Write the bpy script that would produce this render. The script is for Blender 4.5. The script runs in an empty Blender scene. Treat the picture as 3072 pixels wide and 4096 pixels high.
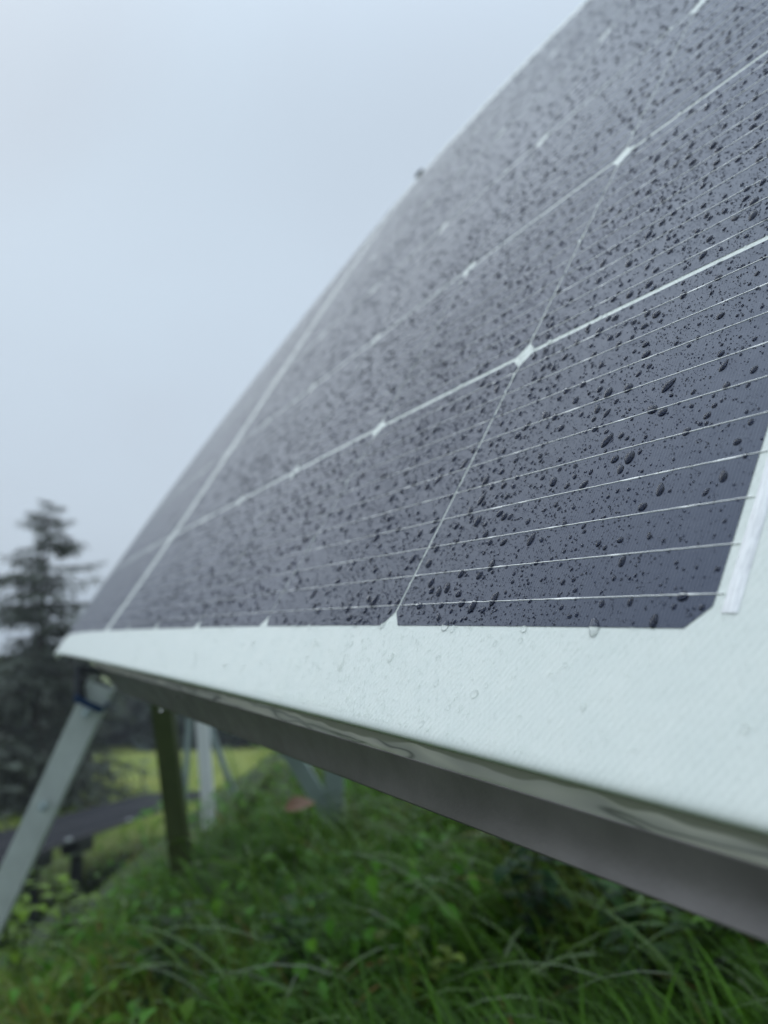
import bpy, math, random
import numpy as np
from mathutils import Vector, Matrix

R = math.radians
random.seed(11)
rng = np.random.default_rng(11)
scene = bpy.context.scene
COL = scene.collection

# ------------------------------------------------------------------ camera, world, sun, exposure
PITCH = R(8.0)
CAM_H = 0.60                                   # the phone is held 0.6 m above the datum
F_PX, W_PX, H_PX = 2953.2, 3072.0, 4096.0
cam_d = bpy.data.cameras.new("camera")
cam_d.sensor_fit = 'AUTO'
cam_d.sensor_width = 36.0
cam_d.lens = F_PX / H_PX * 36.0
cam_d.clip_start = 0.01
cam_d.clip_end = 2000.0
cam_d.dof.use_dof = True
cam_d.dof.focus_distance = 0.30
cam_d.dof.aperture_fstop = 6.65
cam_o = bpy.data.objects.new("camera", cam_d)
cam_o.location = (0, 0, CAM_H)
cam_o.rotation_euler = (R(90) + PITCH, 0, 0)
COL.objects.link(cam_o)
scene.camera = cam_o

SUN_EL, SUN_AZ = R(43), R(-43)                 # azimuth from +Y towards +X
world = bpy.data.worlds.new("World")
scene.world = world
world.use_nodes = True
wn, wl = world.node_tree.nodes, world.node_tree.links
wn.clear()
w_out = wn.new('ShaderNodeOutputWorld')
w_bg = wn.new('ShaderNodeBackground')
w_sky = wn.new('ShaderNodeTexSky')
w_sky.sky_type = 'NISHITA'
w_sky.sun_disc = False
w_sky.sun_elevation = SUN_EL
w_sky.sun_rotation = SUN_AZ
w_sky.air_density = 1.2
w_sky.dust_density = 3.0
w_tc = wn.new('ShaderNodeTexCoord')
w_no = wn.new('ShaderNodeTexNoise')
w_no.inputs['Scale'].default_value = 2.2
w_no.inputs['Detail'].default_value = 3.0
w_no.inputs['Roughness'].default_value = 0.45
w_no.inputs['Distortion'].default_value = 0.6
w_rp = wn.new('ShaderNodeValToRGB')            # the overcast cloud deck
w_rp.color_ramp.elements[0].position = 0.32
w_rp.color_ramp.elements[0].color = (5.8, 6.75, 7.85, 1)
w_rp.color_ramp.elements[1].position = 0.68
w_rp.color_ramp.elements[1].color = (6.05, 7.2, 8.4, 1)
w_mx = wn.new('ShaderNodeMix')
w_mx.data_type = 'RGBA'
w_mx.inputs['Factor'].default_value = 0.96
wl.new(w_tc.outputs['Generated'], w_no.inputs['Vector'])
wl.new(w_no.outputs['Fac'], w_rp.inputs['Fac'])
wl.new(w_sky.outputs['Color'], w_mx.inputs['A'])
wl.new(w_rp.outputs['Color'], w_mx.inputs['B'])
w_sp = wn.new('ShaderNodeSeparateXYZ')          # an overcast sky grows brighter with height
w_mr = wn.new('ShaderNodeFloatCurve')
_cv = w_mr.mapping.curves[0]
_cv.points[0].location = (0.0, 0.375)
_cv.points[1].location = (1.0, 0.95)
for _p in ((0.40, 0.385), (0.64, 0.40), (0.80, 0.60)):
    _cv.points.new(*_p)
w_mr.mapping.update()
w_m2 = wn.new('ShaderNodeMath')
w_m2.operation = 'MULTIPLY'
w_m2.inputs[1].default_value = 2.5
wl.new(w_mr.outputs[0], w_m2.inputs[0])
w_vm = wn.new('ShaderNodeVectorMath')
w_vm.operation = 'SCALE'
wl.new(w_tc.outputs['Generated'], w_sp.inputs[0])
wl.new(w_sp.outputs['Z'], w_mr.inputs['Value'])
wl.new(w_mx.outputs['Result'], w_vm.inputs[0])
wl.new(w_m2.outputs[0], w_vm.inputs['Scale'])
wl.new(w_vm.outputs['Vector'], w_bg.inputs['Color'])
w_bg.inputs['Strength'].default_value = 0.104
wl.new(w_bg.outputs['Background'], w_out.inputs['Surface'])

sun_d = bpy.data.lights.new("sun", 'SUN')
sun_d.energy = 0.62
sun_d.angle = R(56)
sun_d.color = (0.93, 0.97, 1.0)
sun_o = bpy.data.objects.new("sun", sun_d)
sdir = Vector((math.sin(SUN_AZ) * math.cos(SUN_EL), math.cos(SUN_AZ) * math.cos(SUN_EL), math.sin(SUN_EL)))
sun_o.rotation_euler = sdir.to_track_quat('Z', 'Y').to_euler()
sun_o.location = (-5, -3, 20)
COL.objects.link(sun_o)

scene.view_settings.view_transform = 'Standard'
scene.view_settings.look = 'None'
scene.view_settings.exposure = 0.0
scene.view_settings.gamma = 1.0
scene.render.engine = 'CYCLES'
scene.cycles.max_bounces = 14
scene.cycles.transmission_bounces = 12
scene.cycles.diffuse_bounces = 10
scene.cycles.blur_glossy = 0.0

# ------------------------------------------------------------------ coordinates
CP, SP = math.cos(PITCH), math.sin(PITCH)


def cw(c):
    """camera axes (x right, y down, z ahead) -> world"""
    c = np.asarray(c, float)
    return np.stack([c[..., 0], c[..., 1] * SP + c[..., 2] * CP, -c[..., 1] * CP + c[..., 2] * SP + CAM_H], -1)


def at(x, y, d):
    """a point of the place from where it is seen and how far off it stands"""
    return cw(np.array([(x - W_PX / 2) / F_PX * d, (y - H_PX / 2) / F_PX * d, d]))


# the bowed solar panel: u along its lower edge, v up its slope, w out of its face (metres)
PR = np.array([[-0.507436073882972, 0.4334928210868624, 0.7447097454621932],
               [0.1206918765877914, -0.819969221036374, 0.5595390491076342],
               [0.8531952307918325, 0.3738107149570645, 0.36376290016507407]])
PT = np.array([0.00038231786932203, 0.0570225312, 0.36705177])
PU, PV = 0.18169, 0.185
SHC = dict(a2=-6.64484803e-02, a3=4.81582506e-02, b2=2.50894411e-02, c=-8.77830756e-02,
           d=(3.89978232e-02, 1.35369626e-01, -7.03095202e-02, -1.39847642e-02, -6.02668845e-02))


def panel(u, v, w=0.0):
    u, v = np.asarray(u, float), np.asarray(v, float)
    s = u + PU
    h = (SHC['a2'] * s**2 + SHC['a3'] * s**3 + SHC['b2'] * v * v + SHC['c'] * s * v + SHC['d'][0] * s * s * v
         + SHC['d'][1] * s * v * v + SHC['d'][2] * s * s * v * v + SHC['d'][3] * s**4 + SHC['d'][4] * v**3)
    loc = np.stack(np.broadcast_arrays(u, v, -h - w), -1)
    return cw(loc @ PR.T + PT)


def panel_frame(u, v):
    """origin and axes (along, up the slope, outwards) on the face"""
    o = panel(u, v)
    a = panel(u + 1e-3, v) - o
    b = panel(u, v + 1e-3) - o
    a = a / np.linalg.norm(a, axis=-1, keepdims=True)
    b = b - a * (a * b).sum(-1, keepdims=True)
    b = b / np.linalg.norm(b, axis=-1, keepdims=True)
    n = np.cross(b, a)
    return o, a, b, n


def sstep(a, b, x):
    t = np.clip((x - a) / (b - a), 0, 1)
    return t * t * (3 - 2 * t)


def hashnoise(x, y, seed=0):
    """smooth value noise on numpy arrays"""
    x, y = np.asarray(x, float), np.asarray(y, float)
    xi, yi = np.floor(x), np.floor(y)
    fx, fy = x - xi, y - yi
    fx, fy = fx * fx * (3 - 2 * fx), fy * fy * (3 - 2 * fy)

    def h(a, b):
        n = np.sin(a * 127.1 + b * 311.7 + seed * 74.7) * 43758.5453
        return n - np.floor(n)
    return (h(xi, yi) * (1 - fx) + h(xi + 1, yi) * fx) * (1 - fy) + (h(xi, yi + 1) * (1 - fx) + h(xi + 1, yi + 1) * fx) * fy


def ground_z(x, y):
    """grassy bank under the panels, falling to a lower meadow on the downhill side"""
    x, y = np.asarray(x, float), np.asarray(y, float)
    ye = np.clip(y, 0.0, 6.0)
    xe = -1.05 + 0.28 * (ye - 2.2)
    dd = np.maximum(0, xe - x)
    bank = -0.56 + 0.25 * np.clip(x, -4, 4) - 0.10 * sstep(-.35, -1.1, x) * sstep(3.4, 2.4, y) - 0.75 * dd**1.15 - 0.25 * np.maximum(0, y - 6.0)
    low = -2.9 - 0.095 * (np.clip(y, -20, 60) - 8.5) + 0.02 * (x + 4)
    low = low - 0.03 * np.maximum(0, np.abs(x) - 20)
    k = 0.25
    m = np.maximum(bank, low) + k * np.log1p(np.exp(-np.abs(bank - low) / k)) - 0.0
    bump = 0.07 * (hashnoise(x * 2.1, y * 2.1, 1) - .5) + 0.05 * (hashnoise(x * 5.0, y * 5.0, 2) - .5)
    return m + bump + CAM_H - 0.03


# ------------------------------------------------------------------ mesh helpers
def mesh_np(name, verts, faces, smooth=True, uvs=None, cols=None):
    """verts (n,3); faces: list of (k,m) index arrays with m corners each"""
    me = bpy.data.meshes.new(name)
    verts = np.asarray(verts, np.float32)
    if not isinstance(faces, list):
        faces = [faces]
    faces = [np.asarray(f, np.int32) for f in faces if len(f)]
    nl = sum(f.size for f in faces)
    npoly = sum(len(f) for f in faces)
    me.vertices.add(len(verts))
    me.vertices.foreach_set('co', verts.ravel())
    me.loops.add(nl)
    me.polygons.add(npoly)
    li = np.concatenate([f.ravel() for f in faces])
    tot = np.concatenate([np.full(len(f), f.shape[1], np.int32) for f in faces])
    st = np.concatenate([[0], np.cumsum(tot)[:-1]]).astype(np.int32)
    me.loops.foreach_set('vertex_index', li)
    me.polygons.foreach_set('loop_start', st)
    me.polygons.foreach_set('loop_total', tot)
    me.polygons.foreach_set('use_smooth', np.full(npoly, smooth))
    me.update(calc_edges=True)
    if uvs is not None:
        uv = me.uv_layers.new(name='face_uv')
        uv.data.foreach_set('uv', np.asarray(uvs, np.float32)[li].ravel())
    if cols is not None:
        ca = me.color_attributes.new('tint', 'FLOAT_COLOR', 'POINT')
        ca.data.foreach_set('color', np.asarray(cols, np.float32).ravel())
    me.validate()
    return me


def link(name, me, mat=None, parent=None):
    o = bpy.data.objects.new(name, me)
    if mat is not None:
        me.materials.clear()
        me.materials.append(mat)
    COL.objects.link(o)
    if parent is not None:
        o.parent = parent
        o.matrix_parent_inverse = parent.matrix_basis.inverted()
    return o


def empty(name, loc):
    o = bpy.data.objects.new(name, None)
    o.empty_display_size = 0.05
    o.location = Vector(loc)
    COL.objects.link(o)
    return o


def tag(o, label=None, cat=None, group=None, kind=None):
    if label:
        o['label'] = label
    if cat:
        o['category'] = cat
    if group:
        o['group'] = group
    if kind:
        o['kind'] = kind
    return o


class MB:
    """collects pieces into one mesh"""
    def __init__(self):
        self.v, self.f, self.c, self.n = [], {}, [], 0

    def add(self, v, f, col=(1, 1, 1, 1)):
        v = np.asarray(v, float).reshape(-1, 3)
        for q in f:
            self.f.setdefault(len(q), []).append([i + self.n for i in q])
        self.v.append(v)
        self.c.append(np.tile(np.asarray(col, float), (len(v), 1)) if np.ndim(col) == 1 else np.asarray(col, float))
        self.n += len(v)

    def bar(self, p0, p1, w, t, side=None, bev=0.12, col=(1, 1, 1, 1)):
        """rectangular bar with chamfered long edges from p0 to p1; w across 'side', t across the third axis"""
        p0, p1 = np.asarray(p0, float), np.asarray(p1, float)
        d = (p1 - p0) / np.linalg.norm(p1 - p0)
        s = np.asarray((1, 0, 0) if side is None else side, float)
        s = s - d * (s @ d)
        s /= np.linalg.norm(s)
        n = np.cross(d, s)
        b = min(w, t) * bev
        prof = [(-w / 2, -t / 2 + b), (-w / 2 + b, -t / 2), (w / 2 - b, -t / 2), (w / 2, -t / 2 + b),
                (w / 2, t / 2 - b), (w / 2 - b, t / 2), (-w / 2 + b, t / 2), (-w / 2, t / 2 - b)]
        ring = np.array([s * a + n * c for a, c in prof])
        v = np.concatenate([ring + p0, ring + p1])
        f = [[i, (i + 1) % 8, 8 + (i + 1) % 8, 8 + i] for i in range(8)]
        f += [list(range(7, -1, -1)), list(range(8, 16))]
        self.add(v, f, col)

    def channel(self, p0, p1, w, dep, t, side, depth_dir, col=(1, 1, 1, 1)):
        """C-profile: web w wide across 'side', two flanges dep deep along depth_dir"""
        p0, p1 = np.asarray(p0, float), np.asarray(p1, float)
        d = (p1 - p0) / np.linalg.norm(p1 - p0)
        s = np.asarray(side, float)
        s = s - d * (s @ d)
        s /= np.linalg.norm(s)
        n = np.asarray(depth_dir, float)
        n = n - d * (n @ d) - s * (n @ s)
        n /= np.linalg.norm(n)
        h = w / 2
        prof = [(-h, dep), (-h, 0), (h, 0), (h, dep), (h - t, dep), (h - t, t), (-h + t, t), (-h + t, dep)]
        ring = np.array([s * a + n * c for a, c in prof])
        v = np.concatenate([ring + p0, ring + p1])
        f = [[i, (i + 1) % 8, 8 + (i + 1) % 8, 8 + i] for i in range(8)]
        for o in (0, 8):
            f += [[o + 0, o + 1, o + 6, o + 7], [o + 1, o + 2, o + 5, o + 6], [o + 2, o + 3, o + 4, o + 5]]
        self.add(v, f, col)

    def tube(self, pts, rads, seg=8, col=(1, 1, 1, 1)):
        pts = np.asarray(pts, float)
        rads = np.broadcast_to(np.asarray(rads, float), (len(pts),))
        v, f = [], []
        for i, p in enumerate(pts):
            d = pts[min(i + 1, len(pts) - 1)] - pts[max(i - 1, 0)]
            d /= np.linalg.norm(d) + 1e-12
            a = np.cross(d, (0, 0, 1.0) if abs(d[2]) < .9 else (1.0, 0, 0))
            a /= np.linalg.norm(a)
            b = np.cross(d, a)
            for k in range(seg):
                an = 2 * math.pi * k / seg
                v.append(p + rads[i] * (a * math.cos(an) + b * math.sin(an)))
        for i in range(len(pts) - 1):
            for k in range(seg):
                f.append([i * seg + k, i * seg + (k + 1) % seg, (i + 1) * seg + (k + 1) % seg, (i + 1) * seg + k])
        f.append(list(range(seg - 1, -1, -1)))
        f.append(list(range((len(pts) - 1) * seg, len(pts) * seg)))
        self.add(v, f, col)

    def build(self, name, mat, parent=None, smooth=False):
        me = mesh_np(name, np.concatenate(self.v), [np.array(q) for q in self.f.values()], smooth, cols=np.concatenate(self.c))
        return link(name, me, mat, parent)


# ------------------------------------------------------------------ materials
def new_mat(name):
    m = bpy.data.materials.new(name)
    m.use_nodes = True
    nt = m.node_tree
    b = nt.nodes['Principled BSDF']
    return m, nt, b


def N(nt, typ, **kw):
    n = nt.nodes.new(typ)
    for k, v in kw.items():
        if k.startswith('i_'):
            n.inputs[k[2:].replace('_', ' ')].default_value = v
        else:
            setattr(n, k, v)
    return n


def noise(nt, scale, detail=3, rough=.5, vec=None, dist=0.0):
    n = N(nt, 'ShaderNodeTexNoise')
    n.inputs['Scale'].default_value = scale
    n.inputs['Detail'].default_value = detail
    n.inputs['Roughness'].default_value = rough
    n.inputs['Distortion'].default_value = dist
    if vec is not None:
        nt.links.new(vec, n.inputs['Vector'])
    return n


def ramp(nt, fac, stops):
    r = N(nt, 'ShaderNodeValToRGB')
    e = r.color_ramp.elements
    while len(e) < len(stops):
        e.new(.5)
    for el, (p, c) in zip(e, stops):
        el.position = p
        el.color = (*c, 1) if len(c) == 3 else c
    nt.links.new(fac, r.inputs['Fac'])
    return r


def bump(nt, b, height, strength, dist):
    n = N(nt, 'ShaderNodeBump')
    n.inputs['Strength'].default_value = strength
    n.inputs['Distance'].default_value = dist
    nt.links.new(height, n.inputs['Height'])
    nt.links.new(n.outputs['Normal'], b.inputs['Normal'])
    return n


def mathn(nt, op, a, b=None, c=None):
    n = N(nt, 'ShaderNodeMath', operation=op)
    for i, x in enumerate((a, b, c)):
        if x is None:
            continue
        if isinstance(x, (int, float)):
            n.inputs[i].default_value = x
        else:
            nt.links.new(x, n.inputs[i])
    return n.outputs[0]


def mat_sheet():
    m, nt, b = new_mat('white_laminate')
    uv = N(nt, 'ShaderNodeUVMap', uv_map='face_uv').outputs['UV']
    n1 = noise(nt, 55, 3, .5, uv)
    r = ramp(nt, n1.outputs['Fac'], [(.3, (.79, .83, .765)), (.7, (.83, .86, .79))])
    nt.links.new(r.outputs['Color'], b.inputs['Base Color'])
    b.inputs['Roughness'].default_value = .38
    b.inputs['IOR'].default_value = 1.42
    # woven glass-fibre dimples in rows plus soft ripples
    mp = N(nt, 'ShaderNodeMapping')
    nt.links.new(uv, mp.inputs['Vector'])
    mp.inputs['Scale'].default_value = (420, 170, 1)
    n2 = noise(nt, 1.0, 2, .5, mp.outputs['Vector'])
    sep = N(nt, 'ShaderNodeSeparateXYZ')
    nt.links.new(uv, sep.inputs[0])
    row = mathn(nt, 'SINE', mathn(nt, 'MULTIPLY', sep.outputs['Y'], 2 * math.pi / .0052))
    col = mathn(nt, 'SINE', mathn(nt, 'MULTIPLY', sep.outputs['X'], 2 * math.pi / .0031))
    weave = mathn(nt, 'MULTIPLY', row, col)
    n3 = noise(nt, 900, 2, .6, uv)
    h = mathn(nt, 'ADD', mathn(nt, 'MULTIPLY', n2.outputs['Fac'], 1.2), mathn(nt, 'MULTIPLY', weave, .15))
    h = mathn(nt, 'ADD', h, mathn(nt, 'MULTIPLY', n3.outputs['Fac'], .15))
    bump(nt, b, h, .32, .0006)
    return m


def mat_cell():
    m, nt, b = new_mat('silicon_cell')
    uv = N(nt, 'ShaderNodeUVMap', uv_map='face_uv').outputs['UV']
    sep = N(nt, 'ShaderNodeSeparateXYZ')
    nt.links.new(uv, sep.inputs[0])
    n1 = noise(nt, 7, 2, .5, uv)
    base = ramp(nt, n1.outputs['Fac'], [(.3, (.003, .006, .026)), (.7, (.006, .008, .034))])
    # printed contact fingers: hair-thin pale lines up the slope
    fr = mathn(nt, 'FRACT', mathn(nt, 'MULTIPLY', sep.outputs['X'], 1 / .0014))
    ln = mathn(nt, 'LESS_THAN', fr, .06)
    mx = N(nt, 'ShaderNodeMix', data_type='RGBA')
    nt.links.new(mathn(nt, 'MULTIPLY', ln, .30), mx.inputs['Factor'])
    nt.links.new(base.outputs['Color'], mx.inputs['A'])
    mx.inputs['B'].default_value = (.35, .36, .38, 1)
    nt.links.new(mx.outputs['Result'], b.inputs['Base Color'])
    # damp film: patchy gloss
    n2 = noise(nt, 130, 4, .65, uv)
    rr = ramp(nt, n2.outputs['Fac'], [(.35, (.34, .34, .34)), (.68, (.42, .42, .42))])
    nt.links.new(rr.outputs['Color'], b.inputs['Roughness'])
    b.inputs['IOR'].default_value = 1.68
    b.inputs['Specular Tint'].default_value = (.69, .82, 1.0, 1)     # blue anti-reflection coat
    n3 = noise(nt, 700, 3, .6, uv)
    bump(nt, b, n3.outputs['Fac'], .10, .0005)
    return m


def mat_wire():
    m, nt, b = new_mat('solder_wire')
    b.inputs['Base Color'].default_value = (.93, .93, .91, 1)
    b.inputs['Metallic'].default_value = .7
    b.inputs['Roughness'].default_value = .42
    n = noise(nt, 900, 2, .5, N(nt, 'ShaderNodeTexCoord').outputs['Object'])
    bump(nt, b, n.outputs['Fac'], .4, .0005)
    return m


def mat_ribbon():
    m, nt, b = new_mat('tinned_ribbon')
    uv = N(nt, 'ShaderNodeUVMap', uv_map='face_uv').outputs['UV']
    mp = N(nt, 'ShaderNodeMapping')
    nt.links.new(uv, mp.inputs['Vector'])
    mp.inputs['Scale'].default_value = (900, 90, 1)
    n = noise(nt, 1, 4, .6, mp.outputs['Vector'], .8)
    r = ramp(nt, n.outputs['Fac'], [(.25, (.62, .62, .62)), (.6, (.90, .90, .89))])
    nt.links.new(r.outputs['Color'], b.inputs['Base Color'])
    b.inputs['Metallic'].default_value = .2
    b.inputs['Roughness'].default_value = .4
    bump(nt, b, n.outputs['Fac'], .5, .0008)
    return m


def mat_water():
    m, nt, b = new_mat('rain_water')
    b.inputs['Base Color'].default_value = (1, 1, 1, 1)
    b.inputs['Roughness'].default_value = .0
    b.inputs['IOR'].default_value = 1.333
    b.inputs['Transmission Weight'].default_value = 1.0
    return m


def mat_metal(name, col, rough=.4, metallic=.85, var=.25, scale=30, bumpd=.0004):
    m, nt, b = new_mat(name)
    tc = N(nt, 'ShaderNodeTexCoord').outputs['Object']
    n = noise(nt, scale, 5, .6, tc)
    lo = tuple(c * (1 - var) for c in col)
    hi = tuple(min(1, c * (1 + var)) for c in col)
    r = ramp(nt, n.outputs['Fac'], [(.3, lo), (.7, hi)])
    nt.links.new(r.outputs['Color'], b.inputs['Base Color'])
    b.inputs['Metallic'].default_value = metallic
    n2 = noise(nt, scale * 2.3, 3, .6, tc)
    rr = ramp(nt, n2.outputs['Fac'], [(.3, (rough * .8,) * 3), (.7, (min(1, rough * 1.25),) * 3)])
    nt.links.new(rr.outputs['Color'], b.inputs['Roughness'])
    n3 = noise(nt, scale * 20, 2, .6, tc)
    bump(nt, b, n3.outputs['Fac'], .25, bumpd)
    return m


def mat_plain(name, col, rough=.5, metallic=0.0, ior=1.45):
    m, nt, b = new_mat(name)
    tc = N(nt, 'ShaderNodeTexCoord').outputs['Object']
    n = noise(nt, 40, 3, .5, tc)
    r = ramp(nt, n.outputs['Fac'], [(.3, tuple(c * .85 for c in col)), (.7, tuple(min(1, c * 1.12) for c in col))])
    nt.links.new(r.outputs['Color'], b.inputs['Base Color'])
    b.inputs['Roughness'].default_value = rough
    b.inputs['Metallic'].default_value = metallic
    b.inputs['IOR'].default_value = ior
    return m


def mat_lip():
    m, nt, b = new_mat('wet_lip')
    uv = N(nt, 'ShaderNodeUVMap', uv_map='face_uv').outputs['UV']
    sep = N(nt, 'ShaderNodeSeparateXYZ')
    nt.links.new(uv, sep.inputs[0])
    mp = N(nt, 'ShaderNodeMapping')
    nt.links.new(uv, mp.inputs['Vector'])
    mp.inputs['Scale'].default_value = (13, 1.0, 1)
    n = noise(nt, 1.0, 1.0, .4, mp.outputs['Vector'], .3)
    # dark and pale wavy reflections, painted in as streaks on the silver strip
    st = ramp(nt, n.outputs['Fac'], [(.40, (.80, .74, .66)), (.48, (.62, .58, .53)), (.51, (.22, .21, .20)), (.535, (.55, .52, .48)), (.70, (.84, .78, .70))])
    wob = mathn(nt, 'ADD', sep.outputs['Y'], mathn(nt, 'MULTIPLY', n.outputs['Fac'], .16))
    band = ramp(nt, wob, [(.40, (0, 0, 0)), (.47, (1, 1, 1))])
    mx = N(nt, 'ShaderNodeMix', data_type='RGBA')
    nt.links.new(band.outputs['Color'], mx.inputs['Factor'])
    mx.inputs['A'].default_value = (.36, .345, .28, 1)      # the laminate edge, its underside shade painted in olive
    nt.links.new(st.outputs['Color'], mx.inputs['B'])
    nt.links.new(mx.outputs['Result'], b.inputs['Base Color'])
    b.inputs['Metallic'].default_value = .1
    b.inputs['Roughness'].default_value = .28
    return m


def mat_leaf(name, rough=.38, trans=.25, mul=1.0):
    """foliage tinted by its own vertex tint"""
    m, nt, b = new_mat(name)
    at_ = N(nt, 'ShaderNodeVertexColor', layer_name='tint')
    b.inputs['Roughness'].default_value = rough
    b.inputs['IOR'].default_value = 1.3
    nt.links.new(at_.outputs['Color'], b.inputs['Base Color'])
    tr = N(nt, 'ShaderNodeBsdfTranslucent')
    nt.links.new(at_.outputs['Color'], tr.inputs['Color'])
    mx = N(nt, 'ShaderNodeMixShader')
    mx.inputs[0].default_value = trans
    out = nt.nodes['Material Output']
    nt.links.new(b.outputs[0], mx.inputs[1])
    nt.links.new(tr.outputs[0], mx.inputs[2])
    nt.links.new(mx.outputs[0], out.inputs['Surface'])
    return m


def mat_ground():
    m, nt, b = new_mat('turf')
    tc = N(nt, 'ShaderNodeTexCoord').outputs['Object']
    n1 = noise(nt, 1.3, 5, .6, tc)
    near = ramp(nt, n1.outputs['Fac'], [(.3, (.020, .036, .010)), (.55, (.034, .062, .014)), (.75, (.055, .078, .020))])
    n2 = noise(nt, .35, 5, .65, tc)
    far = ramp(nt, n2.outputs['Fac'], [(.3, (.21, .27, .035)), (.7, (.29, .32, .06))])
    sep = N(nt, 'ShaderNodeSeparateXYZ')
    nt.links.new(tc, sep.inputs[0])
    # the lower meadow has been mown and is yellower than the bank
    f = N(nt, 'ShaderNodeMapRange')
    f.inputs['From Min'].default_value = 9.0
    f.inputs['From Max'].default_value = 15.0
    nt.links.new(mathn(nt, 'ADD', sep.outputs['Y'], mathn(nt, 'MULTIPLY', n2.outputs['Fac'], 3)), f.inputs['Value'])
    mx = N(nt, 'ShaderNodeMix', data_type='RGBA')
    nt.links.new(f.outputs['Result'], mx.inputs['Factor'])
    nt.links.new(near.outputs['Color'], mx.inputs['A'])
    nt.links.new(far.outputs['Color'], mx.inputs['B'])
    nt.links.new(mx.outputs['Result'], b.inputs['Base Color'])
    b.inputs['Roughness'].default_value = .8
    n3 = noise(nt, 22, 4, .65, tc)
    bump(nt, b, n3.outputs['Fac'], .8, .06)
    return m


def mat_bark():
    m, nt, b = new_mat('bark')
    tc = N(nt, 'ShaderNodeTexCoord').outputs['Object']
    n = noise(nt, 14, 4, .6, tc)
    r = ramp(nt, n.outputs['Fac'], [(.3, (.028, .022, .018)), (.7, (.07, .058, .05))])
    nt.links.new(r.outputs['Color'], b.inputs['Base Color'])
    b.inputs['Roughness'].default_value = .9
    bump(nt, b, n.outputs['Fac'], .8, .02)
    return m


def dull(m):
    m.node_tree.nodes['Principled BSDF'].inputs['Specular IOR Level'].default_value = .08
    return m


M = dict(
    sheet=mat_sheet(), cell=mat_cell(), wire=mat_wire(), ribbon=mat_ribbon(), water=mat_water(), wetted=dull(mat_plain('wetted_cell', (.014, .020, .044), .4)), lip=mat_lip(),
    rail=mat_metal('weathered_rail', (.175, .158, .148), .40, .35, .20, 22),
    galv=mat_metal('galvanised_steel', (.58, .62, .60), .45, .25, .12, 18),
    olive=mat_metal('dull_post_steel', (.075, .095, .035), .5, .3, .2, 12),  # green grass reflection and shade put into the steel's base colour
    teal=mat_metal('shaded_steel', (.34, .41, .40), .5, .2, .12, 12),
    white=mat_metal('white_steel', (.93, .94, .95), .5, .0, .03, 10),
    dark=mat_metal('dark_steel', (.035, .038, .042), .5, .5, .2, 10),
    blue=mat_plain('blue_plastic', (.012, .035, .10), .35),
    glass=dull(mat_plain('far_module_face', (.022, .023, .028), .7)),
    back=mat_plain('module_back', (.05, .05, .052), .6),
    grass=mat_leaf('grass_blades', .42, .35), wetgrass=mat_leaf('wet_grass_blades', .22, .25), weed=mat_leaf('weed_leaves', .48, .3),
    needle=mat_leaf('conifer_needles', .6, .22), bark=mat_bark(), ground=mat_ground(),
    dry=mat_plain('dry_leaf', (.22, .12, .07), .55),
)

# ------------------------------------------------------------------ ground
gx = np.unique(np.concatenate([np.linspace(-2.2, 2.4, 70), np.linspace(-12, 12, 60), np.linspace(-160, 160, 50)]))
gy = np.unique(np.concatenate([np.linspace(-1, 5, 80), np.linspace(-8, 36, 90), np.linspace(-60, 260, 50)]))
GX, GY = np.meshgrid(gx, gy)
GV = np.stack([GX, GY, ground_z(GX, GY)], -1).reshape(-1, 3)
ii = np.arange(len(gy) - 1)[:, None] * len(gx) + np.arange(len(gx) - 1)[None, :]
GF = np.stack([ii, ii + 1, ii + 1 + len(gx), ii + len(gx)], -1).reshape(-1, 4)
tag(link('ground', mesh_np('ground', GV, GF), M['ground']), kind='structure')

# ------------------------------------------------------------------ solar panel
U0, U1, V0, V1 = -0.243, 2.075, -0.0498, 1.158
root = empty('solar_panel', panel((U0 + U1) / 2, V0))
tag(root, 'big bowed solar panel with white border, wet dark cells and silver wires, filling the view', 'solar panel')


def edge_list(a, b, n):
    e = [0, .0004, .001, .002, .0035]
    return np.concatenate([[a + x for x in e], np.linspace(a + .006, b - .006, n), [b - x for x in e[::-1]]])


def edge_drop(t):
    return np.where(t < .0035, .0018 * (1 - np.sqrt(np.clip(1 - (1 - np.clip(t / .0035, 0, 1))**2, 0, 1))), 0)


ul, vl = edge_list(U0, U1, 110), edge_list(V0, V1, 70)
UU, VV = np.meshgrid(ul, vl)
dd = np.minimum(np.minimum(UU - U0, U1 - UU), np.minimum(VV - V0, V1 - VV))
WW = -edge_drop(dd)
nu, nv = len(ul), len(vl)
top = panel(UU, VV, WW).reshape(-1, 3)
bot = panel(UU, VV, np.full_like(UU, -.0045)).reshape(-1, 3)
ii = np.arange(nv - 1)[:, None] * nu + np.arange(nu - 1)[None, :]
f_top = np.stack([ii, ii + nu, ii + nu + 1, ii + 1], -1).reshape(-1, 4)
f_bot = f_top[:, ::-1] + nu * nv
per = np.concatenate([np.arange(nu - 1), np.arange(nv - 1) * nu + nu - 1, (nv - 1) * nu + np.arange(nu - 1, 0, -1), np.arange(nv - 1, 0, -1) * nu])
nx = np.roll(per, -1)
f_side = np.stack([per, nx, nx + nu * nv, per + nu * nv], -1)
uv2 = np.concatenate([np.stack([UU, VV], -1).reshape(-1, 2)] * 2)
link('border_sheet', mesh_np('border_sheet', np.concatenate([top, bot]), [np.concatenate([f_top, f_bot, f_side])], uvs=uv2), M['sheet'], root)

STRIPE = 0.026                                  # pale gap between the two halves of the module
CU, CV = PU - .0015, PV - .0034                 # cell size
CHAM = .0076
WIRE_V = [(.072 + .0948 * i) * PV for i in range(10)]


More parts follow.
